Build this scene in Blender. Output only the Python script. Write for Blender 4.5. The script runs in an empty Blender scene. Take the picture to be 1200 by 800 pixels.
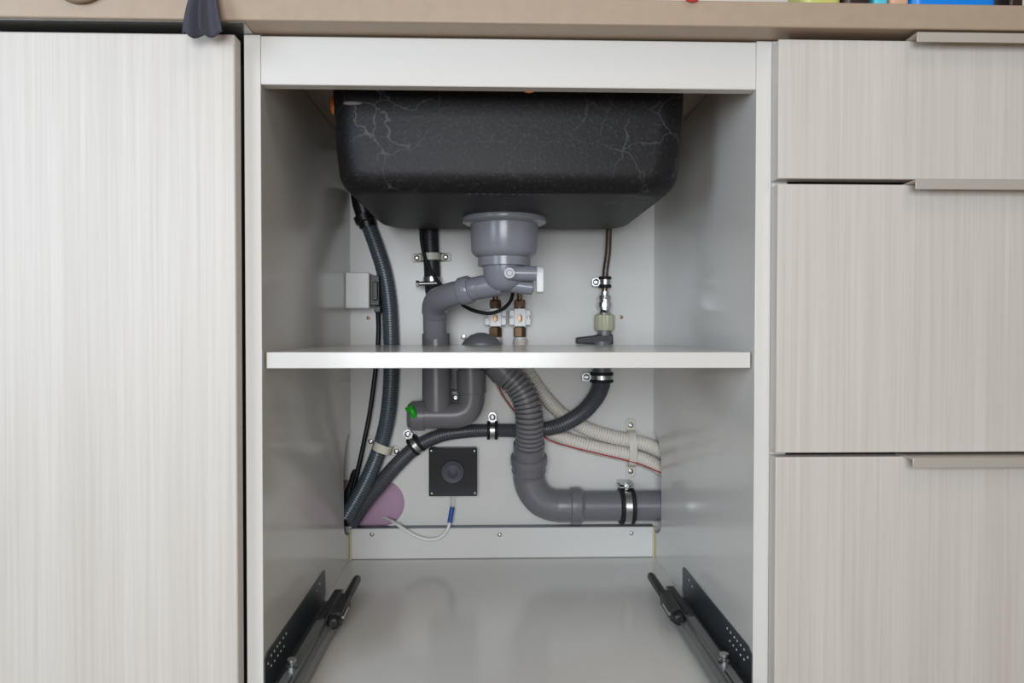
import bpy, bmesh, math, random
from mathutils import Vector, Matrix
random.seed(4)
S = bpy.context.scene
COL = S.collection
PI = math.pi

# ------------------------------------------------------------------ camera
FPX = 840.0                       # focal length in pixels of the 1200 px wide frame
yaw, pitch, roll = -.0298, .0163, .0008
CAM = Vector((-.0231, -.8195, .4223))
fw = Vector((-math.sin(yaw)*math.cos(pitch), math.cos(yaw)*math.cos(pitch), -math.sin(pitch)))
r0 = Vector((math.cos(yaw), math.sin(yaw), 0)); u0 = r0.cross(fw)
RT = r0*math.cos(roll)+u0*math.sin(roll); UP = u0*math.cos(roll)-r0*math.sin(roll)
cd = bpy.data.cameras.new('camera'); cam = bpy.data.objects.new('camera', cd); COL.objects.link(cam)
cd.sensor_width = 36; cd.lens = FPX/1200*36; cd.clip_start = .01
m3 = Matrix((RT, UP, -fw)).transposed(); cam.matrix_world = Matrix.Translation(CAM) @ m3.to_4x4()
S.camera = cam

def at(px, py, y):                # the world point at depth y that the photograph shows at (px, py)
    d = fw+RT*((px-600)/FPX)+UP*((400-py)/FPX)
    return CAM+d*((y-CAM.y)/d.y)
def sc(n, y): return n*(y-CAM.y)/FPX          # n pixels at depth y, in metres

# ------------------------------------------------------------------ light
S.view_settings.view_transform = 'Standard'; S.view_settings.look = 'None'
S.view_settings.gamma = 1; S.view_settings.exposure = 0; S.view_settings.use_curve_mapping = False
W = bpy.data.worlds.new('room_light'); S.world = W; W.use_nodes = True
W.node_tree.nodes['Background'].inputs[0].default_value = (1.0, .87, .76, 1)
W.node_tree.nodes['Background'].inputs[1].default_value = .20
def area(name, loc, target, size, power, col, sy=None):
    l = bpy.data.lights.new(name, 'AREA'); l.energy = power; l.color = col; l.size = size
    if sy: l.shape = 'RECTANGLE'; l.size_y = sy
    o = bpy.data.objects.new(name, l); COL.objects.link(o); o.location = loc
    o.rotation_euler = (Vector(target)-Vector(loc)).to_track_quat('-Z', 'Y').to_euler()
    return o
area('window_light', (-.18, -2.0, .64), (-.12, 0, .35), .85, 29, (.89, .94, 1.0), .8)
area('side_window_light', (-1.2, -1.1, .75), (-.5, 0, .35), .6, 11, (.68, .83, 1.0), .9)
area('ceiling_lamp', (.5, -1.2, 1.9), (.0, 0, .3), .7, 4, (1.0, .84, .68))

# ------------------------------------------------------------------ materials
def lin(c): return tuple(((v/255)/12.92 if v/255 <= .04045 else ((v/255+.055)/1.055)**2.4) for v in c)
def nt(m): return m.node_tree.nodes, m.node_tree.links
def mat(name, c, rough=.5, metal=0, bump=0, bscale=200, coat=0, var=0, trans=0, spec=.5):
    m = bpy.data.materials.new(name); m.use_nodes = True; N, L = nt(m); b = N['Principled BSDF']
    b.inputs['Base Color'].default_value = (*lin(c), 1); b.inputs['Roughness'].default_value = rough
    b.inputs['Metallic'].default_value = metal; b.inputs['Coat Weight'].default_value = coat
    b.inputs['Transmission Weight'].default_value = trans; b.inputs['Specular IOR Level'].default_value = spec
    if bump or var:
        tc = N.new('ShaderNodeTexCoord'); n = N.new('ShaderNodeTexNoise'); n.inputs['Scale'].default_value = bscale; n.inputs['Detail'].default_value = 4
        L.new(tc.outputs['Object'], n.inputs['Vector'])
        if bump:
            bp = N.new('ShaderNodeBump'); bp.inputs['Strength'].default_value = bump; bp.inputs['Distance'].default_value = .001
            L.new(n.outputs['Fac'], bp.inputs['Height']); L.new(bp.outputs['Normal'], b.inputs['Normal'])
        if var:
            mx = N.new('ShaderNodeMix'); mx.data_type = 'RGBA'
            mx.inputs['A'].default_value = (*[v*(1-var) for v in lin(c)], 1); mx.inputs['B'].default_value = (*[min(1, v*(1+var)) for v in lin(c)], 1)
            L.new(n.outputs['Fac'], mx.inputs['Factor']); L.new(mx.outputs['Result'], b.inputs['Base Color'])
    return m
def grain_mat(name, c1, c2, rough=.45):
    """pale laminate with fine vertical streaks"""
    m = bpy.data.materials.new(name); m.use_nodes = True; N, L = nt(m); b = N['Principled BSDF']; b.inputs['Roughness'].default_value = rough
    tc = N.new('ShaderNodeTexCoord'); mp = N.new('ShaderNodeMapping'); mp.inputs['Scale'].default_value = (230, 230, 2.6)
    L.new(tc.outputs['Object'], mp.inputs['Vector'])
    n1 = N.new('ShaderNodeTexNoise'); n1.inputs['Scale'].default_value = 1; n1.inputs['Detail'].default_value = 5; n1.inputs['Roughness'].default_value = .65; n1.inputs['Distortion'].default_value = .35
    L.new(mp.outputs['Vector'], n1.inputs['Vector'])
    mp2 = N.new('ShaderNodeMapping'); mp2.inputs['Scale'].default_value = (28, 28, .9); L.new(tc.outputs['Object'], mp2.inputs['Vector'])
    n2 = N.new('ShaderNodeTexNoise'); n2.inputs['Scale'].default_value = 1; n2.inputs['Detail'].default_value = 3; L.new(mp2.outputs['Vector'], n2.inputs['Vector'])
    mx = N.new('ShaderNodeMath'); mx.operation = 'MULTIPLY_ADD'; mx.inputs[1].default_value = .35; L.new(n2.outputs['Fac'], mx.inputs[0])
    ml = N.new('ShaderNodeMath'); ml.operation = 'MULTIPLY'; ml.inputs[1].default_value = .65; L.new(n1.outputs['Fac'], ml.inputs[0]); L.new(ml.outputs[0], mx.inputs[2])
    cr = N.new('ShaderNodeValToRGB'); cr.color_ramp.elements[0].position = .36; cr.color_ramp.elements[1].position = .62
    cr.color_ramp.elements[0].color = (*lin(c1), 1); cr.color_ramp.elements[1].color = (*lin(c2), 1)
    L.new(mx.outputs[0], cr.inputs['Fac']); L.new(cr.outputs['Color'], b.inputs['Base Color'])
    bp = N.new('ShaderNodeBump'); bp.inputs['Strength'].default_value = .12; bp.inputs['Distance'].default_value = .0006
    L.new(n1.outputs['Fac'], bp.inputs['Height']); L.new(bp.outputs['Normal'], b.inputs['Normal'])
    return m
def sink_mat():
    m = bpy.data.materials.new('black_composite'); m.use_nodes = True; N, L = nt(m); b = N['Principled BSDF']
    tc = N.new('ShaderNodeTexCoord')
    n = N.new('ShaderNodeTexNoise'); n.inputs['Scale'].default_value = 260; n.inputs['Detail'].default_value = 4; L.new(tc.outputs['Object'], n.inputs['Vector'])
    # whitish mineral veins, denser in the lower corners of the front face
    w = N.new('ShaderNodeTexNoise'); w.inputs['Scale'].default_value = 16; w.inputs['Detail'].default_value = 5; L.new(tc.outputs['Object'], w.inputs['Vector'])
    wv = N.new('ShaderNodeVectorMath'); wv.operation = 'MULTIPLY_ADD'; wv.inputs[1].default_value = (.09, .09, .09); L.new(w.outputs['Color'], wv.inputs[0]); L.new(tc.outputs['Object'], wv.inputs[2])
    v = N.new('ShaderNodeTexVoronoi'); v.feature = 'DISTANCE_TO_EDGE'; v.inputs['Scale'].default_value = 22; L.new(wv.outputs[0], v.inputs['Vector'])
    mr = N.new('ShaderNodeMapRange'); mr.inputs['From Min'].default_value = 0; mr.inputs['From Max'].default_value = .03; mr.inputs['To Min'].default_value = 1; mr.inputs['To Max'].default_value = 0
    L.new(v.outputs['Distance'], mr.inputs['Value'])
    p = N.new('ShaderNodeTexNoise'); p.inputs['Scale'].default_value = 9; p.inputs['Detail'].default_value = 4; L.new(tc.outputs['Object'], p.inputs['Vector'])
    pr = N.new('ShaderNodeMapRange'); pr.inputs['From Min'].default_value = .46; pr.inputs['From Max'].default_value = .60; L.new(p.outputs['Fac'], pr.inputs['Value'])
    sx = N.new('ShaderNodeSeparateXYZ'); L.new(tc.outputs['Object'], sx.inputs[0]); ab = N.new('ShaderNodeMath'); ab.operation = 'ABSOLUTE'; L.new(sx.outputs['X'], ab.inputs[0])
    em = N.new('ShaderNodeMapRange'); em.inputs['From Min'].default_value = .04; em.inputs['From Max'].default_value = .16; em.inputs['To Min'].default_value = .25; L.new(ab.outputs[0], em.inputs['Value'])
    a0 = N.new('ShaderNodeMath'); a0.operation = 'MULTIPLY'; L.new(mr.outputs[0], a0.inputs[0]); L.new(em.outputs[0], a0.inputs[1])
    a = N.new('ShaderNodeMath'); a.operation = 'MULTIPLY'; L.new(a0.outputs[0], a.inputs[0]); L.new(pr.outputs[0], a.inputs[1])
    # speckle
    sp = N.new('ShaderNodeMapRange'); sp.inputs['From Min'].default_value = .56; sp.inputs['From Max'].default_value = .75; sp.inputs['To Max'].default_value = .10; L.new(n.outputs['Fac'], sp.inputs['Value'])
    ad = N.new('ShaderNodeMath'); ad.operation = 'MULTIPLY_ADD'; ad.inputs[1].default_value = .30; L.new(a.outputs[0], ad.inputs[0]); L.new(sp.outputs[0], ad.inputs[2])
    mx = N.new('ShaderNodeMix'); mx.data_type = 'RGBA'; mx.inputs['A'].default_value = (*lin((21, 20, 22)), 1); mx.inputs['B'].default_value = (*lin((135, 135, 140)), 1)
    L.new(ad.outputs[0], mx.inputs['Factor']); L.new(mx.outputs['Result'], b.inputs['Base Color'])
    b.inputs['Roughness'].default_value = .5; b.inputs['Specular IOR Level'].default_value = .3
    bp = N.new('ShaderNodeBump'); bp.inputs['Strength'].default_value = .4; bp.inputs['Distance'].default_value = .0009; L.new(n.outputs['Fac'], bp.inputs['Height']); L.new(bp.outputs['Normal'], b.inputs['Normal'])
    return m
M = dict(
    lam=mat('white_laminate', (216, 214, 209), .17, bump=.04, bscale=90),
    lamb=mat('white_backboard', (216, 215, 211), .34),
    edge=mat('white_edge_band', (228, 226, 222), .4),
    grain=grain_mat('pale_grain_laminate', (194, 187, 178), (208, 203, 195)),
    counter=mat('beige_worktop', (170, 151, 131), .38, bump=.05, bscale=60, var=.10),
    foil=mat('silver_foil', (175, 176, 174), .25, .8),
    dark=mat('dark_void_panel', (24, 24, 28), .5),
    black=mat('black_plastic', (18, 18, 21), .42),
    gloss=mat('glossy_dark_plastic', (17, 20, 28), .25, spec=.3),
    rubber=mat('black_rubber', (14, 14, 15), .7),
    pp=mat('grey_polypropylene', (138, 138, 146), .22, bump=.05, bscale=150),
    ppd=mat('dark_grey_polypropylene', (112, 111, 116), .33),
    flex=mat('grey_ribbed_plastic', (118, 117, 120), .38),
    hose=mat('blue_grey_hose', (78, 88, 96), .34),
    hosed=mat('charcoal_hose', (74, 76, 82), .40),
    hosek=mat('black_hose', (42, 42, 46), .45),
    conduit=mat('cream_conduit', (222, 216, 206), .38),
    white=mat('white_plastic', (226, 226, 222), .30),
    cream=mat('cream_plastic', (212, 208, 194), .40),
    zinc=mat('zinc_steel', (190, 192, 192), .30, 1),
    rail=mat('slide_steel', (138, 141, 140), .38, .7),
    raild=mat('dark_slide_steel', (92, 97, 102), .38, .6),
    chrome=mat('chrome', (222, 222, 222), .12, 1),
    brass=mat('aged_brass', (128, 102, 80), .34, .9),
    clear=mat('translucent_nylon', (214, 212, 182), .35, trans=.25),
    green=mat('green_plastic', (20, 170, 30), .35),
    blue=mat('blue_sleeve', (20, 80, 160), .4),
    red=mat('red_thread', (176, 30, 40), .5),
    mauve=mat('mauve_plaster', (186, 152, 176), .8, bump=.2, bscale=40, var=.06),
    seal=mat('yellowed_sealant', (196, 184, 146), .6),
    orange=mat('orange_putty', (205, 110, 40), .6),
    braid=mat('braided_bronze_hose', (96, 84, 78), .35, .6, bump=.6, bscale=500),
    cloth=mat('charcoal_cloth', (66, 66, 76), .95, bump=.6, bscale=350),
    floor=mat('brown_floor', (150, 128, 104), .5, var=.2, bscale=8),
    splash=mat('white_wall_paint', (235, 230, 222), .6),
    sink=sink_mat())
def pack(name, c, r=.35): M[name] = mat(name, c, r)
pack('pack_blue', (10, 130, 225)); pack('pack_cyan', (90, 200, 225)); pack('pack_yellow', (200, 200, 110)); pack('pack_brown', (50, 34, 30)); pack('pack_red', (215, 60, 45)); pack('wood_brown', (110, 86, 62)); pack('pack_peach', (214, 170, 140))

# ------------------------------------------------------------------ builders
class MB:
    def __init__(s): s.bm = bmesh.new()
    def box(s, x0, x1, y0, y1, z0, z1):
        vs = [s.bm.verts.new((x, y, z)) for x in (x0, x1) for y in (y0, y1) for z in (z0, z1)]
        for f in ((0, 1, 3, 2), (4, 6, 7, 5), (0, 4, 5, 1), (2, 3, 7, 6), (0, 2, 6, 4), (1, 5, 7, 3)): s.bm.faces.new([vs[i] for i in f])
        return s
    def rings(s, rs, cap=True, closed=True):
        R = [[s.bm.verts.new(p) for p in r] for r in rs]; n = len(R[0])
        for a, b in zip(R, R[1:]):
            for i in range(n if closed else n-1):
                j = (i+1) % n; s.bm.faces.new((a[i], a[j], b[j], b[i]))
        if cap: s.bm.faces.new(R[0][::-1]); s.bm.faces.new(R[-1])
        return s
    def lathe(s, o, d, prof, n=32, rx=None):
        """prof: list of (distance along d, radius)"""
        o = Vector(o); d = Vector(d).normalized(); a = d.orthogonal().normalized() if rx is None else Vector(rx); b = d.cross(a)
        return s.rings([[o+d*t+(a*math.cos(k*2*PI/n)+b*math.sin(k*2*PI/n))*max(r, 1e-5) for k in range(n)] for t, r in prof])
    def cyl(s, p, q, r, n=24):
        p, q = Vector(p), Vector(q); return s.lathe(p, q-p, [(0, r), ((q-p).length, r)], n)
    def prism(s, pts, d):
        """closed outline pts (world points), pushed along d"""
        d = Vector(d); a = [s.bm.verts.new(p) for p in pts]; b = [s.bm.verts.new(Vector(p)+d) for p in pts]; n = len(a)
        s.bm.faces.new(a[::-1]); s.bm.faces.new(b)
        for i in range(n): s.bm.faces.new((a[i], a[(i+1) % n], b[(i+1) % n], b[i]))
        return s
    def tube(s, P, R, n=20, step=.006, rib=0, depth=0, cap=True, gw=.10):
        """smooth tube through P; R a radius or one per point; rib = pitch of corrugation"""
        P = [Vector(p) for p in P]; R = R if isinstance(R, (list, tuple)) else [R]*len(P)
        Q = [P[0]*2-P[1]]+P+[P[-1]*2-P[-2]]; pts = []
        for i in range(len(P)-1):
            a, b, c, d = Q[i:i+4]; m = 24
            for k in range(m):
                t = k/m; pts.append((.5*((2*b)+(c-a)*t+(2*a-5*b+4*c-d)*t*t+(3*b-a-3*c+d)*t**3), R[i]+(R[i+1]-R[i])*t))
        pts.append((P[-1], R[-1])); L = [0]
        for a, b in zip(pts, pts[1:]): L.append(L[-1]+(b[0]-a[0]).length)
        T = []
        if rib:
            k = 0
            while k*rib < L[-1]:
                for ph, q in ((0, 0), (gw, 0), (gw+.12, 1), (.90, 1)): T.append(((k+ph)*rib, q))
                k += 1
            T = [x for x in T if x[0] < L[-1]]+[(L[-1], 0)]
        else:
            m = max(2, int(L[-1]/step)); T = [(L[-1]*k/m, 1) for k in range(m+1)]
        C = []; j = 0
        for t, q in T:
            while j < len(L)-2 and L[j+1] < t: j += 1
            f = (t-L[j])/max(L[j+1]-L[j], 1e-9); C.append((pts[j][0].lerp(pts[j+1][0], f), pts[j][1]*(1-f)+pts[j+1][1]*f-(0 if q else depth), (pts[j+1][0]-pts[j][0]).normalized()))
        u = C[0][2].orthogonal().normalized(); rs = []
        for i, (c, r, _) in enumerate(C):
            tg = (C[min(i+2, len(C)-1)][0]-C[max(i-2, 0)][0]).normalized(); u = (u-tg*u.dot(tg)).normalized(); v = tg.cross(u)
            rs.append([c+(u*math.cos(k*2*PI/n)+v*math.sin(k*2*PI/n))*r for k in range(n)])
        return s.rings(rs, cap)
def world_loc(o):
    p = Vector((0, 0, 0))
    while o: p += o.location; o = o.parent
    return p
def obj(name, mb, m, parent=None, bev=0, smooth=True, ang=38, label=None, bseg=2):
    bmesh.ops.recalc_face_normals(mb.bm, faces=mb.bm.faces[:])
    xs = [v.co for v in mb.bm.verts]
    if parent: base = world_loc(parent)
    else: base = Vector(((min(v.x for v in xs)+max(v.x for v in xs))/2, (min(v.y for v in xs)+max(v.y for v in xs))/2, min(v.z for v in xs)))
    me = bpy.data.meshes.new(name)
    bmesh.ops.translate(mb.bm, vec=-base, verts=mb.bm.verts[:]); mb.bm.to_mesh(me); mb.bm.free()
    me.materials.append(M[m] if isinstance(m, str) else m)
    if smooth: me.shade_smooth(); me.set_sharp_from_angle(angle=math.radians(ang))
    o = bpy.data.objects.new(name, me); COL.objects.link(o)
    if parent: o.parent = parent
    else: o.location = base
    if bev:
        md = o.modifiers.new('bevel', 'BEVEL'); md.width = bev; md.segments = bseg; md.limit_method = 'ANGLE'; md.angle_limit = math.radians(40)
    if label: o['label'] = label
    return o
def tag(o, label, cat, group=None):
    o['label'] = label; o['category'] = cat
    if group: o['group'] = group
    return o
def thing(name, label, cat, loc, group=None):
    o = bpy.data.objects.new(name, None); COL.objects.link(o); o.location = loc; o.empty_display_size = .02
    return tag(o, label, cat, group)
def box(x0, x1, y0, y1, z0, z1): return MB().box(x0, x1, y0, y1, z0, z1)
def screw(parent, p, r=.0045, d=(0, -1, 0), name='screw', m='zinc'):
    """pan head with a cross recess"""
    p = Vector(p); d = Vector(d).normalized(); b = MB(); b.lathe(p, d, [(0, r), (.0012, r), (.0022, r*.75), (.0024, r*.45), (.0012, r*.40), (.0010, .00001)], 16)
    return obj(name, b, m, parent)

H = .282                          # half the inner width of the cabinet
YW = .5134                        # front of the back board
ZT, ZB = .7538, .6984             # top and bottom of the front rail
ZS = .3965                        # top of the shelf

# ------------------------------------------------------------------ setting
def struct(name, mb, m, **k):
    o = obj(name, mb, m, **k); o['kind'] = 'structure'; return o
struct('wall_back', box(-1.6, 1.6, .532, .60, -.14, .76), 'mauve')
struct('wall_splashback', box(-1.6, 1.6, .532, .60, .76, 1.6), 'splash')
struct('floor', box(-1.6, 1.6, -2.6, .60, -.20, -.16), 'floor')

# ------------------------------------------------------------------ sink cabinet
cab = thing('sink_cabinet', 'open white sink cabinet without its drawer front, pipes and sink inside', 'cabinet', (0, 0, -.018))
def notch_panel(x0, x1):
    """side panel with a rounded cut-out at the back edge for pipes"""
    zlo, zhi = at(765, 621, YW).z, at(765, 504, YW).z
    yn = .450; pts = [(0, -.16), (YW, -.16), (YW, zlo)]
    for k in range(0, 9):
        a = PI/2*k/8; pts.append((yn+.035*(1-math.sin(a)), zlo+.035*(1-math.cos(a))) if False else (YW-(YW-yn)*math.sin(a), zlo+.028*(1-math.cos(a))))
    for k in range(0, 9):
        a = PI/2*k/8; pts.append((yn+(YW-yn)*(1-math.cos(a)), zhi-.06+.06*math.sin(a)))
    pts += [(YW, ZT), (0, ZT)]
    return MB().prism([(x0, y, z) for y, z in pts], (x1-x0, 0, 0))
obj('side_panel', notch_panel(-H-.0185, -H), 'lam', cab, bev=.0007)
obj('side_panel', notch_panel(H, H+.0185), 'lam', cab, bev=.0007)
obj('top_rail', box(-H, H, .0005, .0165, ZB, ZT-.001), 'lam', cab, bev=.0012)
obj('bottom_panel', box(-H, H, .0, YW, -.018, 0), 'lam', cab, bev=.0005)
# back board with a stadium-shaped pipe hole in its lower corner, open towards the neighbouring unit
bx0, bx1 = -.345, .345
hr = at(474, 591, YW); ht, hb = at(440, 562, YW).z, at(440, 616.5, YW).z; hm = (ht+hb)/2; R_ = (ht-hb)/2; hx = hr.x-R_
arc = [(hx+R_*math.cos(a), hm+R_*math.sin(a)) for a in [PI/2-PI*k/20 for k in range(21)]]
b = MB(); zt = .752
b.prism([(bx0, YW, zt), (bx1, YW, zt), (bx1, YW, 0), (bx0, YW, 0), (bx0, YW, hb)]+[(x, YW, z) for x, z in arc[::-1]]+[(bx0, YW, ht)], (0, .004, 0))
obj('back_board', b, 'lamb', cab, smooth=False)
z1 = at(590, 618.3, YW-.016).z; yb = YW-.016
obj('back_rail', box(-H+.003, H-.003, yb, YW-.0008, .0012, z1), 'lamb', cab, bev=.0008)
obj('joint_seal', box(-H+.003, H-.003, yb+.001, YW, z1, z1+.0016), 'raild', cab)
for x in (436, 585.5, 740): screw(cab, at(x, 626 if x != 740 else 624.5, yb), .0038)
for s in (-1, 1):
    obj('sealant_bead', box(s*H-.0045 if s > 0 else s*H+.0002, s*H-.0002 if s > 0 else s*H+.0045, yb-.002, yb+.004, -.0005, z1), 'seal', cab, bev=.001, label='yellowed sealant bead')
def dab(px, py, y, rx, rz):
    b = MB(); b.lathe(at(px, py, y), (0, -1, 0), [(0, 1), (.3, .8), (.5, .01)], 10)
    c = at(px, py, y); bmesh.ops.transform(b.bm, matrix=Matrix.Translation(c) @ Matrix.Diagonal((rx, .006, rz, 1)) @ Matrix.Translation(-c), verts=b.bm.verts[:]); return b
obj('putty_dab', dab(620, 105.5, .0165, .007, .0035), 'orange', cab, label='orange putty dab')
# the shelf
sh = tag(obj('cabinet_shelf', box(-H+.003, H-.0025, .0064, .405, ZS-.0185, ZS), 'lam', bev=.0008), 'thin white shelf board across the middle of the sink cabinet', 'shelf')
# wall screw holes
for px, py in ((431.5, 372.5), (728, 371.5)):
    tag(obj('wall_screw', MB().lathe(at(px, py, YW), (0, -1, 0), [(0, .0035), (.001, .003), (.0016, .001)], 8), 'brass'), 'tiny brown screw under the white junction box' if px < 600 else 'tiny brown screw beside the chrome hose coupling', 'screw')

# ------------------------------------------------------------------ worktop and things on it
cz0 = ZT+.0006; cz1 = at(1020, 3.2, -.035).z
wt = tag(obj('worktop', box(-1.1, 1.3, -.035, .531, cz0+.0008, cz1), 'counter', bev=.0015), 'beige stone-look worktop running above the sink cabinet and both neighbours', 'worktop')
# ------------------------------------------------------------------ neighbour on the window side
dw = thing('built_in_cabinet', 'tall pale wood-grain cabinet with one full door beside the open sink cabinet', 'cabinet', (-.43, 0, -.02))
xr = at(276.5, 300, -.0215).x; ztd = at(150, 38.2, -.0215).z
xl = at(-10, 300, -.0215).x
nb = thing('end_cabinet', 'pale wood-grain cabinet at the window end of the worktop', 'cabinet', (-.85, 0, -.02))
obj('door', box(-1.08, xl-.003, -.0215, -.0015, -.16, ztd), 'grain', nb, bev=.002)
obj('body', box(-1.075, xl-.006, .004, .5, -.16, ztd-.02), 'dark', nb, bev=.002)
obj('door', box(xl, xr, -.0215, -.0015, -.16, ztd), 'grain', dw, bev=.002)
obj('body', box(xl+.004, -H-.0215, .004, .5, -.16, ztd-.02), 'dark', dw, bev=.004)
obj('moisture_foil', box(xl, at(297, 37, 0).x, -.030, .45, cz0-.0003, cz0+.0006), 'foil', dw, smooth=False, label='silver foil under the worktop')
# ------------------------------------------------------------------ drawer unit on the other side
du = thing('drawer_unit', 'pale wood-grain unit of three stacked drawers beside the open sink cabinet', 'cabinet', (.6, 0, -.16))
YF = -.0215
dx0, dx1 = at(911, 300, YF).x, .92
obj('side_panel', box(H+.0190, H+.0370, 0, .42, -.16, ZT), 'lam', du, bev=.0007)
obj('side_panel', box(.90, .918, 0, .42, -.16, ZT), 'lam', du, bev=.0007)
obj('inside', box(H+.0372, .899, .02, .42, -.16, ZT-.004), 'dark', du)
zg = [(at(1000, 46.8, YF).z, at(1000, 209.6, YF).z), (at(1000, 215.8, YF).z, at(1000, 530.2, YF).z), (at(1000, 535.2, YF).z, -.16)]
hx0 = at(1061, 215, YF).x
for i, (a, c) in enumerate(zg):
    d = obj('drawer_front', box(dx0, dx1, YF, -.0018, c, a), 'grain', du, bev=.0012)
    # edge profile: a strip over the top edge and a lip hanging in front
    xa, xb = hx0, .77; t = .0016; out = .020; lip = .0105
    b = MB(); b.prism([(xa, -.006, a+t), (xa, YF-out, a+t), (xa, YF-out, a+t-lip), (xa, YF-out+t, a+t-lip), (xa, YF-out+t, a), (xa, -.006, a)], (xb-xa, 0, 0))
    obj('handle', b, M['grip'] if 'grip' in M else M.setdefault('grip', mat('satin_aluminium', (196, 190, 180), .4, .35)), d, bev=.0004, label='slim metal edge handle')

# ------------------------------------------------------------------ black sink
def rrect(cx, cy, hx, hy, r, n=8):
    out = []
    for qx, qy, a0 in ((1, 1, 0), (-1, 1, PI/2), (-1, -1, PI), (1, -1, 3*PI/2)):
        for k in range(n+1):
            a = a0+PI/2*k/n; out.append((cx+qx*(hx-r)+r*math.cos(a), cy+qy*(hy-r)+r*math.sin(a)))
    return out
sy0, sy1 = .075, .455
xlt, xrt = at(389, 110, sy0+.03).x, at(802.5, 110, sy0+.03).x
scx, shx = (xlt+xrt)/2, (xrt-xlt)/2; scy, shy = (sy0+sy1)/2, (sy1-sy0)/2
zsb = .597
prof = [(.7525, 0, .034), (.70, .0022, .036), (.655, .0040, .038), (.638, .0050, .040), (.626, .0060, .042)]
for k in range(1, 9):
    a = PI/2*k/8; prof.append((zsb+.0285*(1-math.sin(a)), .0060+.026*(1-math.cos(a)), .042))
sink = thing('kitchen_sink', 'black composite sink bowl with whitish mineral stains hanging under the worktop', 'sink', (scx, scy, zsb))
b = MB(); b.rings([[(x, y, z) for x, y in rrect(scx, scy, shx-i, shy-i, r)] for z, i, r in prof])
obj('bowl', b, 'sink', sink, ang=60)
b = MB(); lx, ly = at(594, 241, .13).x, .135      # moulded ring and worn raised lettering on the underside
b.lathe((lx, ly, zsb+.0004), (0, 0, -1), [(0, .013), (.0008, .013), (.0008, .010), (.0, .010)], 24)
for k in range(11):
    if k != 5: b.box(lx-.052+k*.0095, lx-.052+k*.0095+.0055, ly-.030, ly-.022, zsb-.0007, zsb+.0004)
obj('moulded_mark', b, 'sink', sink, label='worn moulded ring and lettering')

obj('putty_dab', dab(390.2, 123, .125, .0035, .0125), 'orange', sink, label='orange putty dab')
obj('residue_mark', dab(413, 121, sy0-.0005, .012, .0026), mat('grey_residue', (120, 120, 118), .8), sink, label='pale dried residue')
# ------------------------------------------------------------------ drain under the sink
yd = .31; dc = at(591, 290, yd)
def zat(py, y=yd, px=591): return at(px, py, y).z
dr = thing('sink_drain', 'round grey plastic drain basket screwed under the black sink', 'drain', (dc.x, yd, zat(342)))
P = lambda z, r: (zsb+.0002-z, r)
zz = lambda py: zsb+.0002-zat(py)
b = MB().lathe((dc.x, yd, zsb+.0002), (0, 0, -1), [(0, .066), (.004, .0665), (.007, .0655), (.0095, .061), (.011, .054)]); obj('flange', b, 'pp', dr)
b = MB().lathe((dc.x, yd, zsb+.0002), (0, 0, -1), [(.010, .0535), (zz(294), .052), (zz(298), .050), (zz(301), .045), (zz(303), .040)]); obj('basket', b, 'pp', dr)
b = MB().lathe((dc.x, yd, zsb+.0002), (0, 0, -1), [(zz(302.5), .0415), (zz(312), .0415), (zz(312.5), .0375)]); obj('lock_ring', b, 'pp', dr)
b = MB().lathe((dc.x, yd, zsb+.0002), (0, 0, -1), [(zz(312), .034), (zz(325), .0325), (zz(334), .029), (zz(340), .020), (zz(342.5), .004)])
b.cyl(at(588, 332, yd), at(562, 337, yd+.012), .0185); obj('outlet_cup', b, 'pp', dr)
yn = yd-.028
b = MB().cyl(at(596, 320, yn), at(629, 320.5, yn), sc(8.6, yn)); b.lathe(at(597, 320, yn-.012), (0, -1, 0), [(0, .008), (.004, .008), (.004, .005), (.003, .004)], 20); obj('overflow_inlet', b, 'pp', dr)
b = MB().cyl(at(600, 334, yn+.02), at(624, 337, yn+.02), sc(8.5, yn+.02)); obj('hose_nozzle', b, 'pp', dr)
b = MB().cyl(at(623.6, 337, yn+.02), at(624.8, 337.1, yn+.02), sc(6, yn+.02)); obj('nozzle_bore', b, 'black', dr)
x0, x1 = at(628.3, 320, yn).x, at(637, 320, yn).x
pts = []
for k in range(9):
    a = PI*k/8; pts.append((yn+.0115*math.cos(a), zat(320.5, yn)+.0115*math.sin(a)))
pts += [(yn-.0105, zat(342.5, yn)), (yn+.004, zat(343.5, yn)), (yn+.0115, zat(335, yn))]
b = MB().prism([(x0, y, z) for y, z in pts], (x1-x0, 0, 0)); obj('end_cap', b, 'white', dr, bev=.0015, label='white plastic end cap with strap')

# ------------------------------------------------------------------ trap pipework
tr = thing('waste_trap', 'grey plastic waste trap pipes bending down from the sink drain', 'drain pipe', at(513, 505, .44))
ya = .43
b = MB().tube([at(566, 336, .325), at(552, 339, .33), at(532, 344.5, .350), at(520, 348.5, .368), at(513, 352.5, .385), at(510, 358, .398), at(509.5, 365, .408)], [.0185, .0185, .0205, .0212, .0217, .0220, .0222], 28)
obj('upper_elbow', b, 'pp', tr)
obj('drop_pipe', MB().tube([at(509.5, 356, .404), at(509.5, 372, .418), at(510, 395, .438)], .0204, 28), 'pp', tr)
p0, p1 = at(541, 341.5, .338), at(553, 338.3, .328); d = (p1-p0); L_ = d.length
b = MB().lathe(p0, d, [(0, .0205), (L_*.1, .0228), (L_*.75, .0228), (L_, .0195)], 28); obj('collar', b, 'pp', tr)
yt = .441
b = MB().lathe(at(511, 390.5, yt), at(512, 478, yt)-at(511, 390.5, yt), [(0, .0225), (0, sc(16.3, yt)), (.03, sc(16.3, yt)), (.032, sc(16.5, yt)), (.135, sc(17.2, yt))], 32); obj('down_pipe', b, 'ppd', tr)
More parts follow.
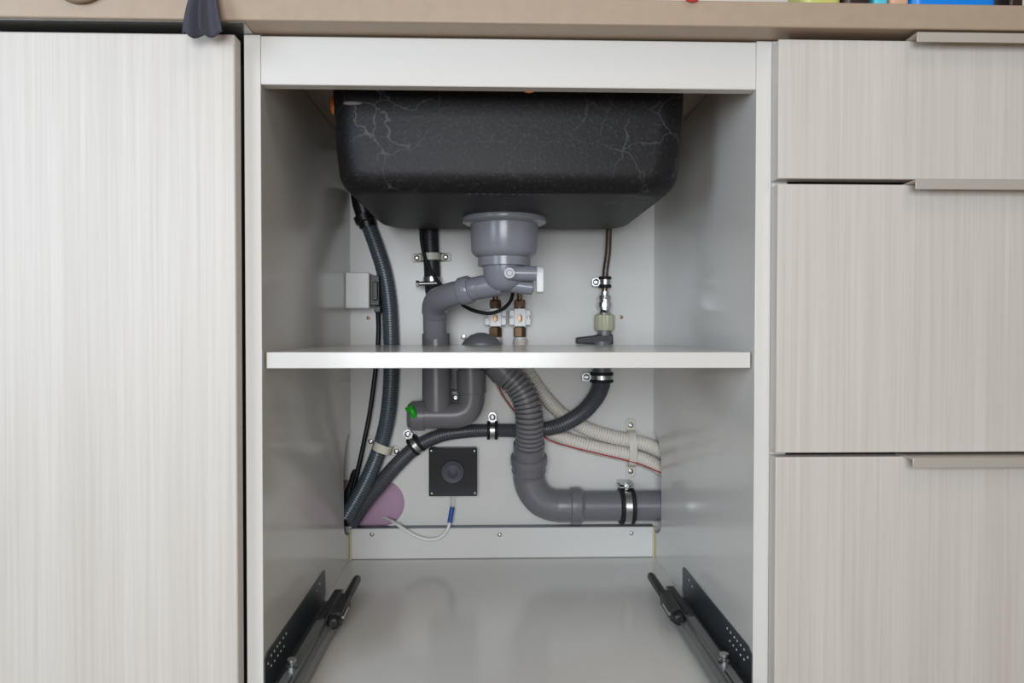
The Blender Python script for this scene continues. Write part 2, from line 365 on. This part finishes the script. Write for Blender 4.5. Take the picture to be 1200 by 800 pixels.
b = MB().tube([at(496, 486.5, yt), at(520, 486.5, yt), at(535, 486, yt), at(547, 481, yt), at(552, 470, yt), at(552.5, 458, yt)], sc(15.6, yt), 28); obj('trap_bend', b, 'ppd', tr)
b = MB().lathe(at(552.5, 461, yt), at(552, 432, yt)-at(552.5, 461, yt), [(0, .0235), (.001, .0255), (.0405, .0258), (.0405, .023)], 32); obj('socket', b, 'ppd', tr)
b = MB().lathe(at(498, 487, yt), (-1, 0, 0), [(0, sc(17.5, yt)), (.022, sc(17.5, yt)), (.030, sc(13, yt)), (.031, .001)], 24); obj('cleanout_cap', b, 'ppd', tr)
b = MB(); p = at(482, 482, yt-.026)
b.tube([p+Vector((-.003, 0, .008)), p+Vector((.001, -.002, .003)), p+Vector((.004, -.002, -.004)), p+Vector((.006, 0, -.010))], [.004, .0065, .006, .0045], 12)
b.tube([p+Vector((-.009, .004, .003)), p+Vector((-.003, 0, .003)), p+Vector((.002, 0, .010))], [.004, .005, .003], 12)
b.cyl(p+Vector((0, 0, 0)), p+Vector((.004, .012, 0)), .004)
obj('wing_clip', b, 'green', tr, label='bright green plastic clip')
b = MB().tube([at(552, 436, yt), at(552, 420, yt), at(555, 409, yt), at(563, 404.5, yt), at(573, 408, yt-.001), at(580, 419, yt-.002), at(586, 429, yt-.003)], sc(15.2, yt), 28); obj('upper_bend', b, 'ppd', tr)
p0 = at(581, 424, .438); p1 = at(597, 443, .438)
b = MB().lathe(p0, p1-p0, [(0, .0225), (.001, .0265), ((p1-p0).length*.7, .0265), ((p1-p0).length*.72, .024), ((p1-p0).length, .024)], 32); obj('hose_collar', b, 'ppd', tr)
# strap fixing between the two vertical pipes
st = thing('pipe_support', 'slim grey strap with one screw between the two vertical waste pipes', 'bracket', at(534, 470, YW))
b = MB(); q = [at(x, y, YW-.012) for x, y in ((526.5, 405), (541, 405), (539, 440), (536.5, 462), (531.5, 462), (528.5, 440))]; b.prism(q, (0, .006, 0)); obj('strap', b, 'ppd', st, bev=.001)
b = MB(); q = [at(x, y, .462) for x, y in ((527, 458), (541, 458), (541, 474), (527, 474))]; b.prism(q, (0, .0505, 0)); obj('foot', b, 'pp', st, bev=.001)
screw(st, at(533.8, 466, .462), .0062, m='zinc')

# ------------------------------------------------------------------ flexible drain hose and lower waste pipe
fh = thing('ribbed_drain_hose', 'thick grey ribbed drain hose curving down to the lower elbow', 'hose', at(620, 522, .445))
b = MB().tube([at(590, 436, .438), at(600, 444, .435), at(611, 457, .433), at(618.5, 475, .432), at(620.5, 495, .435), at(620.5, 526, .450)], .0247, 32, rib=.0083, depth=.0060, gw=.17); obj('ribbed_tube', b, 'flex', fh)
yp = .481
lp = thing('waste_pipe', 'wide grey waste pipe with elbow leaving through the side notch at floor level', 'drain pipe', at(690, 615, yp))
ax = at(620, 519, .458); bx = at(619.5, 560, yp); dd = bx-ax; Lq = dd.length
f = lambda py: (py-519)/41*Lq
b = MB().lathe(ax, dd, [(0, .0245), (0, .0282), (f(533), .0282), (f(534), .0325), (f(537), .0335), (f(542), .0330), (f(543.5), .0292), (f(549), .0292), (f(550), .0312), (f(551.5), .0308), (f(553), .0285), (f(560), .0285)], 36); obj('socket', b, 'ppd', lp)
b = MB().tube([at(619.5, 553, yp), at(620.5, 563, yp), at(625, 575, yp), at(634, 585.5, yp), at(646, 591, yp), at(658, 592.5, yp), at(672, 592.5, yp)], .0290, 32); obj('elbow', b, 'ppd', lp)
s0 = at(651, 592.3, yp); g = lambda px: at(px, 592.3, yp).x-s0.x
b = MB().lathe(s0, (1, 0, 0), [(0, .0285), (g(655), .0298), (g(668), .0298), (g(669), .0330), (g(674), .0335), (g(680), .0330), (g(681.5), .0300), (g(684), .0282)], 36); obj('collar', b, 'ppd', lp)
b = MB().lathe(at(680, 592.6, yp), (1, 0, 0), [(0, .0275), (.20, .0275)], 36); obj('pipe', b, 'ppd', lp)

# ------------------------------------------------------------------ hoses and cables
yh = .4975
h1 = thing('corrugated_hose', 'thick blue-grey corrugated hose hanging beside the junction box down to the corner hole', 'hose', at(412, 612, yh))
b = MB().tube([at(431, 262, yh), at(441, 289, yh), at(451, 322, yh), at(456.5, 360, yh), at(458.5, 410, yh), at(458, 450, yh), at(454, 490, yh), at(445, 525, yh), at(430, 562, .487), at(416, 588, .476), at(404, 608, .466)], [.0135, .0140, .0142, .0144, .0148, .0146, .0145, .0143, .0140, .0138, .0138], 20, rib=.0046, depth=.0014); obj('ribbed_tube', b, 'hose', h1)
b = MB().tube([at(421, 222, yh-.004), at(424, 238, yh-.003), at(431.5, 266, yh)], [.0165, .0175, .0155], 20); b.lathe(at(426, 252, yh-.001), at(433, 270, yh)-at(426, 252, yh), [(0, .0190), (.012, .0190), (.014, .0165)], 24); obj('cuff', b, 'black', h1, label='black hose cuff')
h2 = thing('drain_hose', 'charcoal corrugated hose sweeping from the shelf clamp across the back to the corner hole', 'hose', at(420, 612, yh))
b = MB().tube([at(705, 432, .488), at(705, 447, .487), at(699, 464, .478), at(684, 482, .469), at(664, 495, .467), at(645, 501.5, .471), at(620, 504.5, .476), at(580, 504, .4995), at(545, 505.5, .499), at(515, 510.5, .498), at(488, 523.5, .497), at(464, 545.5, .495), at(443, 570, .497), at(425, 592, .499), at(411, 613, .4995)],
              [.0168, .0168, .0158, .0150, .0144, .0135, .0126, .0122, .0122, .0126, .0134, .0138, .0140, .0140, .0140], 20, rib=.0044, depth=.0013); obj('ribbed_tube', b, 'hosed', h2)
b = MB().cyl(at(705.5, 400, .488), at(705.5, 436, .488), .0165); obj('cuff', b, 'ppd', h2)
h3 = thing('black_drain_hose', 'short black hose coming down behind the sink into the trap elbow', 'hose', at(506, 345, yh))
b = MB().tube([at(503, 240, .492), at(504, 280, .496), at(506, 310, .497), at(507, 334, .495), at(509, 350, .480), at(512, 358, .45)], [.0155, .0155, .0150, .0148, .014, .013], 20, rib=.004, depth=.0008); obj('ribbed_tube', b, 'hosek', h3)
b = MB().cyl(at(491, 332.5, .470), at(515, 331.5, .476), .0042); b.lathe(at(506.5, 331, .4955), (0, 0, 1), [(0, .0155), (0, .0168), (.010, .0168), (.010, .0155)], 28); b.lathe(at(491, 332.5, .470), (-1, 0, 0), [(0, .006), (.005, .006)], 6); obj('worm_clamp', b, 'zinc', h3, label='steel worm-drive clamp')
yc = .488
def wire(name, pts, r, m, label, cat='cable', n=10, parent=None):
    b = MB().tube(pts, r, n, step=.005); o = obj(name, b, m, parent)
    return tag(o, label, cat) if parent is None else o
wire('power_cable', [at(442.5, 362, .485), at(443.5, 385, .492), at(442, 415, .495), at(438, 450, .496), at(433, 485, .496), at(425, 525, .496), at(418, 556, .496), at(413, 575, .498)], .0042, 'black', 'black cable running down from the junction box to the corner hole')
wire('thin_black_tube', [at(493, 262, .468), at(494.5, 285, .470), at(500, 308, .470), at(512, 328, .468), at(526, 343, .455), at(542, 357, .43), at(556, 364, .42), at(574, 367, .415), at(589, 362, .41), at(598, 353, .40), at(602, 340, .38)], .0032, 'rubber', 'thin black tube looping under the grey trap elbow towards the drain')
wire('corner_shade_filler', [at(417, 548, .522), at(413, 566, .508), at(407.5, 580, .502), at(404, 597, .503), at(403, 615, .503)], .0075, 'rubber', 'added thick black cord standing in for shade in the corner hole behind the hoses')  # added black cord, fills the corner hole where shade leaves it dark
# cream corrugated conduits from the two stop valves
def conduit(name, pts, label):
    o = thing(name, label, 'pipe', pts[-1], None)
    b = MB().tube(pts, .0133, 18, rib=.0052, depth=.0017); obj('ribbed_tube', b, 'conduit', o); return o
yv = .492
conduit('ribbed_conduit', [at(609.5, 397, yv), at(610, 415, .494), at(616, 432, .498), at(629, 452, .499), at(645, 472, .499), at(664, 489, .499), at(690, 503, .499), at(715, 511, .499), at(738, 516, .499), at(760, 521.5, .498), at(785, 533, .498)], 'upper cream ribbed conduit sloping from the valves to the pipe notch')
lo = conduit('ribbed_conduit', [at(580, 397, yv), at(580, 418, .498), at(585, 440, .499), at(597, 463, .499), at(614, 484, .499), at(640, 504, .499), at(672, 517, .499), at(700, 525, .499), at(738, 533, .499), at(760, 541, .498), at(785, 555, .498)], 'lower cream ribbed conduit with a red thread along its underside')
b = MB(); b.tube([at(580, 443, .487), at(589, 462, .487), at(600, 478, .487), at(612, 491, .486), at(642, 514.5, .485), at(665, 522.5, .485), at(700, 531, .485), at(733, 539, .485), at(752, 544.5, .485), at(775, 554, .485)], .0011, 8, step=.005); obj('red_thread', b, 'red', lo, label='red thread')

# ------------------------------------------------------------------ clamps
def strap_pts(pr, thick):
    """offset a 2-D polyline (u, n) to a closed band"""
    out = []
    for i, (u, n) in enumerate(pr):
        a = Vector(pr[max(i-1, 0)]); c = Vector(pr[min(i+1, len(pr)-1)]); t = (c-a).normalized(); out.append((u-t.y*thick, n+t.x*thick))
    return pr+out[::-1]
def saddle(label, px, py, ang, rad, arm, w, thick=.0025, flat=False, mm='cream', group=None, holes=True, arch=None):
    """moulded pipe saddle over a hose: ang = direction of the arms in the wall plane"""
    c = at(px, py, YW-.0002); u = Vector((math.cos(ang), 0, math.sin(ang))); v = Vector((-math.sin(ang), 0, math.cos(ang))); n = Vector((0, -1, 0))
    ah = arch or rad*2+.001
    pr = [(-rad-arm, .0), (-rad-.002, .0)]
    for k in range(13):
        a = PI-PI*k/12; pr.append((rad*math.copysign(abs(math.cos(a))**.6, math.cos(a))*1.03, ah*abs(math.sin(a))**.6))
    pr += [(rad+.002, 0), (rad+arm, 0)]
    q = strap_pts(pr, thick); t = thing('pipe_saddle', label, 'bracket', c, group)
    b = MB().prism([c+u*a+n*h-v*w/2 for a, h in q], v*w); obj('band', b, mm, t, bev=.0006)
    for s in (-1, 1):
        e = c+u*s*(rad+arm*.55); b = MB().prism([e+u*(s*x)+v*y for x, y in ((-arm*.5, -w*.62), (arm*.35, -w*.62), (arm*.52, -w*.4), (arm*.52, w*.4), (arm*.35, w*.62), (-arm*.5, w*.62))], n*.0035); obj('pad', b, mm, t, bev=.0007)
        screw(t, e+n*.0035, .0050)
    return t
saddle('cream saddle bracket holding the black hose just under the sink', 505.5, 302, .03, .0155, .020, .013, arch=.032)
saddle('cream saddle bracket holding the blue-grey hose near the corner hole', 450, 522.5, -.38, .0155, .018, .015, arch=.032)
saddle('tall cream saddle bracket across both cream conduits', 738.5, 524.5, PI/2, .031, .022, .014, arch=.0285, mm='cream')
def pclip(label, px, py, y, ang, rad, sd, w=.009, tab=.018, name='rubber_lined_clip'):
    """steel band between two rubber rings round a hose, with one screwed tab; ang = direction of the hose"""
    c = at(px, py, y); d = Vector((math.cos(ang), 0, math.sin(ang))); p = Vector((-math.sin(ang), 0, math.cos(ang)))*sd
    t = thing(name, label, 'clamp', Vector((c.x, YW, c.z)))
    b = MB().lathe(c-d*w/2, d, [(0, rad+.0005), (0, rad+.0030), (w, rad+.0030), (w, rad+.0005)], 32); obj('band', b, 'zinc', t)
    for s in (-1, 1):
        e = c+d*s*(w/2+.0025); b = MB().lathe(e-d*.0028, d, [(0, rad), (0, rad+.0038), (.001, rad+.0046), (.0046, rad+.0046), (.0056, rad+.0038), (.0056, rad)], 32); obj('rubber_ring', b, 'rubber', t)
    yt_ = max(min(y, YW-.012), YW-.020); a = Vector((c.x, yt_, c.z)); hw = .0075
    b = MB().prism([a+p*(rad-.001)-d*hw, a+p*(rad-.001)+d*hw, a+p*(rad+tab*.75)+d*hw, a+p*(rad+tab)+d*hw*.6, a+p*(rad+tab)-d*hw*.6, a+p*(rad+tab*.75)-d*hw], (0, .002, 0)); obj('tab', b, 'zinc', t, bev=.0003)
    b = MB().cyl(a+p*(rad+tab*.55)+Vector((0, .002, 0)), (a+p*(rad+tab*.55)).xz.to_3d() if False else Vector(((a+p*(rad+tab*.55)).x, YW, (a+p*(rad+tab*.55)).z)), .0055); obj('spacer', b, 'zinc', t)
    screw(t, a+p*(rad+tab*.55), .0058, m='zinc')
    return t
pclip('rubber-lined steel clip on the charcoal hose just above the black control box', 487.5, 521, .497, .66, .0136, 1, tab=.020)
pclip('rubber-lined steel clip on the flat stretch of charcoal hose beside the ribbed drain hose', 577, 504, .4995, 0, .0126, 1, tab=.021)
pclip('rubber-lined steel clip on the charcoal hose right under the shelf', 705, 442, .488, -PI/2, .0168, -1, tab=.019, w=.008)
pclip('small rubber-lined clip on the braided hose above the chrome coupling', 709, 330.5, .492, -PI/2, .0070, -1, tab=.017, w=.010)
# large clamp on the waste pipe
c = at(734, 592.6, yp); t = thing('pipe_clamp', 'large steel clamp with black rubber rings round the lower waste pipe', 'clamp', Vector((c.x, YW, c.z)))
obj('band', MB().lathe(c-Vector((.006, 0, 0)), (1, 0, 0), [(0, .028), (0, .0318), (.012, .0318), (.012, .028)], 40), 'zinc', t)
for s in (-1, 1): obj('rubber_ring', MB().lathe(c+Vector((s*.0095-.004, 0, 0)), (1, 0, 0), [(0, .0278), (.0, .0315), (.0015, .0332), (.0065, .0332), (.008, .0315), (.008, .0278)], 40), 'rubber', t)
e = at(734, 569.5, yp-.002); obj('lug', box(e.x-.013, e.x+.013, e.y-.008, e.y+.030, e.z-.0022, e.z+.0005), 'zinc', t, bev=.0005)
obj('lug', box(e.x-.012, e.x+.012, e.y-.008, e.y+.030, e.z+.004, e.z+.006), 'zinc', t, bev=.0005)
obj('clamp_screw', MB().lathe((e.x, e.y-.001, e.z-.006), (0, 0, 1), [(0, .003), (.008, .003), (.008, .0055), (.013, .0055), (.0135, .003)], 6), 'zinc', t)
screw(t, Vector((e.x, e.y-.008, e.z+.001)), .0058)

# ------------------------------------------------------------------ stop valves
for px, lb in ((580.5, 'brass stop valve on a white mount, the one above the dome-shaped pipe bend'), (609, 'brass stop valve on a white mount, the one nearer the chrome coupling')):
    t = thing('stop_valve', lb, 'valve', at(px, 404, YW), 'pair of brass stop valves')
    Z = lambda py: at(px, py, yv).z
    X = at(px, 370, yv).x; o0 = (X, yv, Z(340)); zr = lambda py: Z(340)-Z(py)
    b = MB().cyl((X, yv, .74), (X, yv, Z(353)), .0048, 16); obj('copper_pipe', b, 'brass', t)
    b = MB().lathe(o0, (0, 0, -1), [(zr(351), .0085), (zr(352.5), .0105), (zr(360), .0105), (zr(361), .009)], 6); b.lathe(o0, (0, 0, -1), [(zr(360), .0085), (zr(364), .0085)], 20); obj('upper_nut', b, 'brass', t, smooth=False)
    q = sc(12.6, yv); b = box(X-q, X+q, yv-.012, YW-.0005, Z(381), Z(363)); b.box(X-q*.55, X+q*.55, yv-.0155, yv-.011, Z(382.5), Z(361.5)); obj('mount', b, 'white', t, bev=.0012)
    b = MB().lathe((X, yv-.0150, Z(373)), (0, -1, 0), [(0, .005), (.0018, .005), (.002, .004)], 20)
    bmesh.ops.transform(b.bm, matrix=Matrix.Translation((X, 0, Z(373))) @ Matrix.Diagonal((.85, 1, 1.45, 1)) @ Matrix.Translation((-X, 0, -Z(373))), verts=b.bm.verts[:]); obj('spindle', b, 'brass', t)
    for s in (-1, 1): screw(t, (X+s*q*.78, yv-.012, Z(371.5)), .0028)
    b = MB().lathe(o0, (0, 0, -1), [(zr(381), .0085), (zr(383.5), .0085), (zr(384), .0118), (zr(394), .0118), (zr(395), .010)], 6); obj('lower_nut', b, 'brass', t, smooth=False)
    b = MB().lathe(o0, (0, 0, -1), [(zr(395), .0100), (zr(397), .0105), (zr(400), .0098), (zr(405), .0105), (zr(410), .0098)], 20); obj('thread_sleeve', b, 'white', t)

# ------------------------------------------------------------------ braided hose and chrome coupling
wire('braided_hose', [at(714, 245, .470), at(713.5, 270, .482), at(712.5, 295, .490), at(709.5, 318, .492), at(709, 338, .492)], .0056, 'braid', 'thin bronze braided hose dropping from behind the sink', 'hose', 16)
cp = thing('hose_coupling', 'chrome hose coupling with a translucent nut and dark lever above the shelf', 'valve', at(708, 404, yv))
X = at(708.5, 360, yv).x; Z = lambda py: at(708.5, py, yv).z; o0 = (X, yv, Z(336)); zr = lambda py: Z(336)-Z(py); px_ = lambda n: sc(n, yv)
obj('tip', MB().lathe(o0, (0, 0, -1), [(zr(336), px_(2.6)), (zr(337.5), px_(3.4)), (zr(339.5), px_(3.4)), (zr(342), px_(3))], 16), 'brass', cp)
obj('chrome_body', MB().lathe(o0, (0, 0, -1), [(zr(341), px_(5.2)), (zr(346), px_(5.6)), (zr(346.5), px_(8)), (zr(350), px_(8.4)), (zr(350.5), px_(7.2)), (zr(354), px_(7.4)), (zr(354.5), px_(8.8)), (zr(360), px_(8.8)), (zr(360.5), px_(7.4)), (zr(364), px_(7)), (zr(366), px_(8.2)), (zr(369), px_(7.6))], 24), 'chrome', cp)
b = MB(); n = 36
rs = []
for py_, r_ in ((368, 9.5), (369.5, 11.8), (384, 12), (387, 10.5)):
    rs.append([(X+math.cos(k*2*PI/n)*px_(r_)*(1 if k % 3 else .92), yv+math.sin(k*2*PI/n)*px_(r_)*(1 if k % 3 else .92), Z(py_)) for k in range(n)])
b.rings(rs); obj('nut', b, 'clear', cp, label='yellowish translucent plastic nut')
obj('neck', MB().lathe(o0, (0, 0, -1), [(zr(386), px_(8)), (zr(393), px_(8.6))], 24), 'ppd', cp)
q = [at(x, y, yv-.012) for x, y in ((676, 395.5), (697, 393), (703, 391.5), (718.5, 391.5), (719, 403.5), (676, 402.5))]; obj('lever', MB().prism(q, (0, .024, 0)), 'hosek', cp, bev=.002, label='dark grey lever')
tag(obj('wall_screw', MB().lathe(at(543.5, 394.5, YW), (0, -1, 0), [(0, .0055), (.0015, .0050), (.0022, .002)], 14), 'zinc'), 'small steel screw on the back board beside the dome-shaped pipe bend', 'screw')

# ------------------------------------------------------------------ junction box, control box
yj = .462
jb = thing('junction_box', 'white junction box in the back corner above the shelf', 'electrical box', at(420, 361, YW))
zj0, zj1 = at(420, 361, yj).z, at(420, 319, yj).z; xj1 = at(432, 340, yj).x
obj('housing', box(-H+.0005, xj1, yj+.012, YW-.0004, zj0, zj1), 'white', jb, bev=.002)
obj('lid', box(-H+.0005, xj1+.0012, yj, yj+.0118, zj0-.0005, zj1+.0005), 'white', jb, bev=.0025)
b = box(xj1+.0013, at(446, 340, .485).x, .470, .500, at(440, 358, .48).z, at(440, 323, .48).z); b.box(at(439, 350, .478).x, at(446.5, 350, .478).x, .472, .496, at(440, 366, .48).z, at(440, 359, .48).z); b.box(at(438, 350, .478).x, at(443, 340, .47).x, .464, .471, at(440, 352, .47).z, at(440, 330, .47).z); obj('connector', b, 'black', jb, bev=.0012, label='black plug-in connector')
cb = thing('control_box', 'square black box with a round dial cover on the lower back board', 'electrical box', at(530.5, 582, YW))
ycb = .486; a0, a1 = at(502.5, 581.5, ycb), at(559, 525, ycb)
obj('housing', box(a0.x+.001, a1.x-.001, ycb+.004, YW-.0004, a0.z+.001, a1.z-.001), 'black', cb, bev=.001)
obj('face_plate', box(a0.x, a1.x, ycb, ycb+.0038, a0.z, a1.z), 'gloss', cb, bev=.001)
cc = at(530.5, 553, ycb)
obj('dial_ring', MB().lathe(cc+Vector((0, .0005, 0)), (0, -1, 0), [(0, .0225), (.0012, .0222), (.0012, .0205), (0, .0205)], 40), 'rubber', cb)
obj('dial', MB().lathe(cc, (0, -1, 0), [(0, .0203), (.0022, .0200), (.0022, .0165), (.0016, .0155), (.0018, .009), (.0024, .008), (.0024, .0001)], 40), mat('grey_dial', (62, 64, 74), .55), cb, label='grey round dial cover')
for x, y in ((505.5, 528), (556, 528), (506, 578), (556.5, 577.5)): screw(cb, at(x, y, ycb), .0022)
for x in (527.5, 531.5): obj('lead', MB().tube([at(x, 581, .497), at(x, 588, .497), at(x-1.2, 597, .495)], .0009, 8), 'white', cb)
sw = thing('sensor_cable', 'white cable with a blue sleeve hanging in a loop below the black control box', 'cable', at(500, 634, .488))
obj('sleeve', MB().cyl(at(530, 594, .495), at(527, 612, .491), .0044, 14), 'blue', sw, label='blue sleeve')
obj('cord', MB().tube([at(527.2, 610, .4915), at(525, 619, .488), at(518, 628, .486), at(506, 632, .485), at(490, 629, .485), at(474, 620, .489), at(462, 612, .502), at(450, 606, .53)], .0031, 10), 'white', sw)

# ------------------------------------------------------------------ drawer slides on the cabinet floor
def slide(s):
    t = thing('drawer_slide', 'steel drawer slide on the wall of the cabinet next to the '+('pale full-height door' if s < 0 else 'three stacked drawers'), 'drawer slide', (s*(H-.02), .1, 0), 'pair of drawer slides')
    X = lambda d: s*(H-d)               # d = distance from the side wall
    def bb(d0, d1, y0, y1, z0, z1): return box(min(X(d0), X(d1)), max(X(d0), X(d1)), y0, y1, z0, z1)
    b = MB().prism([(X(.0003), y, z) for y, z in ((-.0, .001), (-.0, .044), (.012, .0495), (.293, .0495), (.300, .046), (.300, .010), (.29, .001))], (X(.0017)-X(.0003), 0, 0)); obj('wall_plate', b, 'raild', t)
    b = bb(.0017, .018, .0, .294, .0005, .002); b.bm.verts.ensure_lookup_table(); obj('foot_flange', b, 'raild', t)
    b = MB().prism([(X(d), -.03, z) for d, z in ((.0165, .001), (.0165, .019), (.019, .022), (.0315, .022), (.0315, .0195), (.0195, .0195), (.0185, .018), (.0185, .001))], (0, .318, 0)); obj('fixed_rail', b, 'rail', t, bev=.0004)
    obj('runner_channel', bb(.0195, .0300, .17, .284, .003, .0235), 'black', t, bev=.001)
    b = bb(.033, .0445, -.09, .175, .006, .021); b.box(min(X(.0325), X(.035)), max(X(.0325), X(.035)), -.09, .17, .004, .025); obj('moving_rail', b, 'rail', t, bev=.0012)
    obj('ball_cage', bb(.0200, .0300, -.03, .01, .0222, .0245), 'rail', t, bev=.0005)
    b = MB().lathe((X(.0455), .150, .024), (0, 1, 0), [(0, .006), (.003, .009), (.020, .010), (.070, .010), (.082, .0085), (.086, .006), (.09, .0068), (.172, .0068), (.180, .0055), (.184, .001)], 12)
    b.box(min(X(.040), X(.055)), max(X(.040), X(.055)), .160, .225, .018, .036); b.box(min(X(.0365), X(.044)), max(X(.0365), X(.044)), .170, .245, .008, .032); obj('damper', b, 'black', t, bev=.0012, label='black plastic damper cylinder')
    obj('damper_spring', MB().cyl((X(.056), .165, .027), (X(.056), .20, .027), .002), 'zinc', t)
    k = 0
    for y, z in ((.262, .040), (.245, .036), (.085, .040), (.072, .040), (.058, .040), (.048, .040), (.036, .040), (.075, .028), (.062, .028), (.050, .028), (.036, .028), (.024, .028), (.024, .040), (.012, .036)):
        obj('plate_hole', MB().lathe((X(.0017), y, z), (-s, 0, 0), [(0, .0015), (.00035, .0015), (.00035, .0001)], 10), 'white', t)
    b = MB().lathe((X(.024), .030, .022), (0, 0, 1), [(0, .0065), (.003, .0065), (.004, .0035), (.008, .0035), (.008, .0055), (.011, .0055)], 12); obj('locking_stud', b, 'zinc', t)
slide(-1); slide(1)

# ------------------------------------------------------------------ things at the worktop edge
tc_ = thing('dish_cloth', 'dark grey cloth hanging over the worktop edge beside the cabinet corner', 'cloth', at(238, 40, -.04))
def lobe(x_top0, x_top1, x_bot0, x_bot1, ybot, ph):
    b = MB(); R = []
    nu, nv = 24, 18
    for j in range(nv+1):
        v = j/nv
        if v < .25:                      # part lying on the worktop, then over the edge
            w = v/.25; base = Vector((0, .05-.092*w, cz1+.004)); z = cz1+.006-.002*w
        else:
            w = (v-.25)/.75; z = cz1+.003+(at(238, ybot, -.045).z-cz1-.003)*w; base = Vector((0, -.043-.004*math.sin(w*PI), 0))
        row = []
        for i in range(nu+1):
            u = i/nu; ww = max(0, (v-.25)/.75); a0_ = x_top0+(x_bot0-x_top0)*ww**1.1; a1_ = x_top1+(x_bot1-x_top1)*ww**.8
            x = at(a0_+(a1_-a0_)*u, 20, -.045).x; amp = .002+.0025*ww
            y = base.y-amp*(1+math.sin(u*6+ph)) if v > .25 else base.y
            row.append((x, y, z+(-.004*math.sin(u*PI)+.0012*math.sin(u*9+ph))*ww**2))
        R.append(row)
    b.rings(R, cap=False, closed=False); return b
for i, a in enumerate(((226, 240, 214, 240, 40, 0), (237, 252, 236, 263, 38, 2))):
    o = obj('fold', lobe(*a), 'cloth', tc_); md = o.modifiers.new('solid', 'SOLIDIFY'); md.thickness = .0018
tag(obj('round_coaster', MB().lathe(at(94, -32, -.0365), (0, -1, 0), [(0, .0335), (.004, .0335), (.006, .030), (.006, .0001)], 40), 'wood_brown'), 'brown rounded rim hanging at the worktop edge above the full-height door', 'coaster')
tag(obj('red_peg', MB().lathe(at(811, -8, -.036), (0, -1, 0), [(0, .0105), (.004, .0105), (.009, .006), (.010, .0005)], 20), 'pack_red'), 'small red rounded tip poking over the worktop edge', 'peg')
def packet(name, x0, x1, y, d, h, m, label, cat, top='white'):
    a = at(x0, 1, y).x; c_ = at(x1, 1, y).x; t = thing(name, label, cat, ((a+c_)/2, y+d/2, cz1))
    b = MB(); cx_, hx_, hy_ = (a+c_)/2, (c_-a)/2, d/2; r = min(hx_, hy_)*.45
    b.rings([[(px, py, cz1+.0004+z*h) for px, py in rrect(cx_, y+d/2, hx_*k, hy_*k, r*k, 5)] for z, k in ((0, .96), (.03, 1), (.8, 1), (.92, .8), (1, .5))]); obj('body', b, m, t)
    obj('cap', MB().cyl((cx_, y+d/2, cz1+h), (cx_, y+d/2, cz1+h+.02), min(hx_, hy_)*.4), top, t)
yk = -.018
packet('sponge_packet', 941, 988, yk, .05, .09, 'pack_yellow', 'yellow-green packet standing at the worktop edge above the drawers', 'packet')
packet('spice_jar', 990, 1022, yk, .04, .08, 'pack_brown', 'dark brown jar standing between the yellow and cyan packs', 'jar')
packet('soap_bottle', 1025, 1041, yk, .03, .12, 'pack_cyan', 'narrow cyan bottle standing beside the dark brown jar', 'bottle')
packet('hand_cream', 1044, 1066, yk, .03, .08, 'pack_peach', 'peach coloured bottle standing beside the bright blue pack', 'bottle')
packet('detergent_pack', 1069, 1171, yk, .05, .14, 'pack_blue', 'wide bright blue pack standing at the worktop edge above the drawers', 'packet')
packet('dark_bottle', 1184, 1200, yk, .03, .10, 'pack_brown', 'dark bottle at the far end of the row on the worktop', 'bottle')
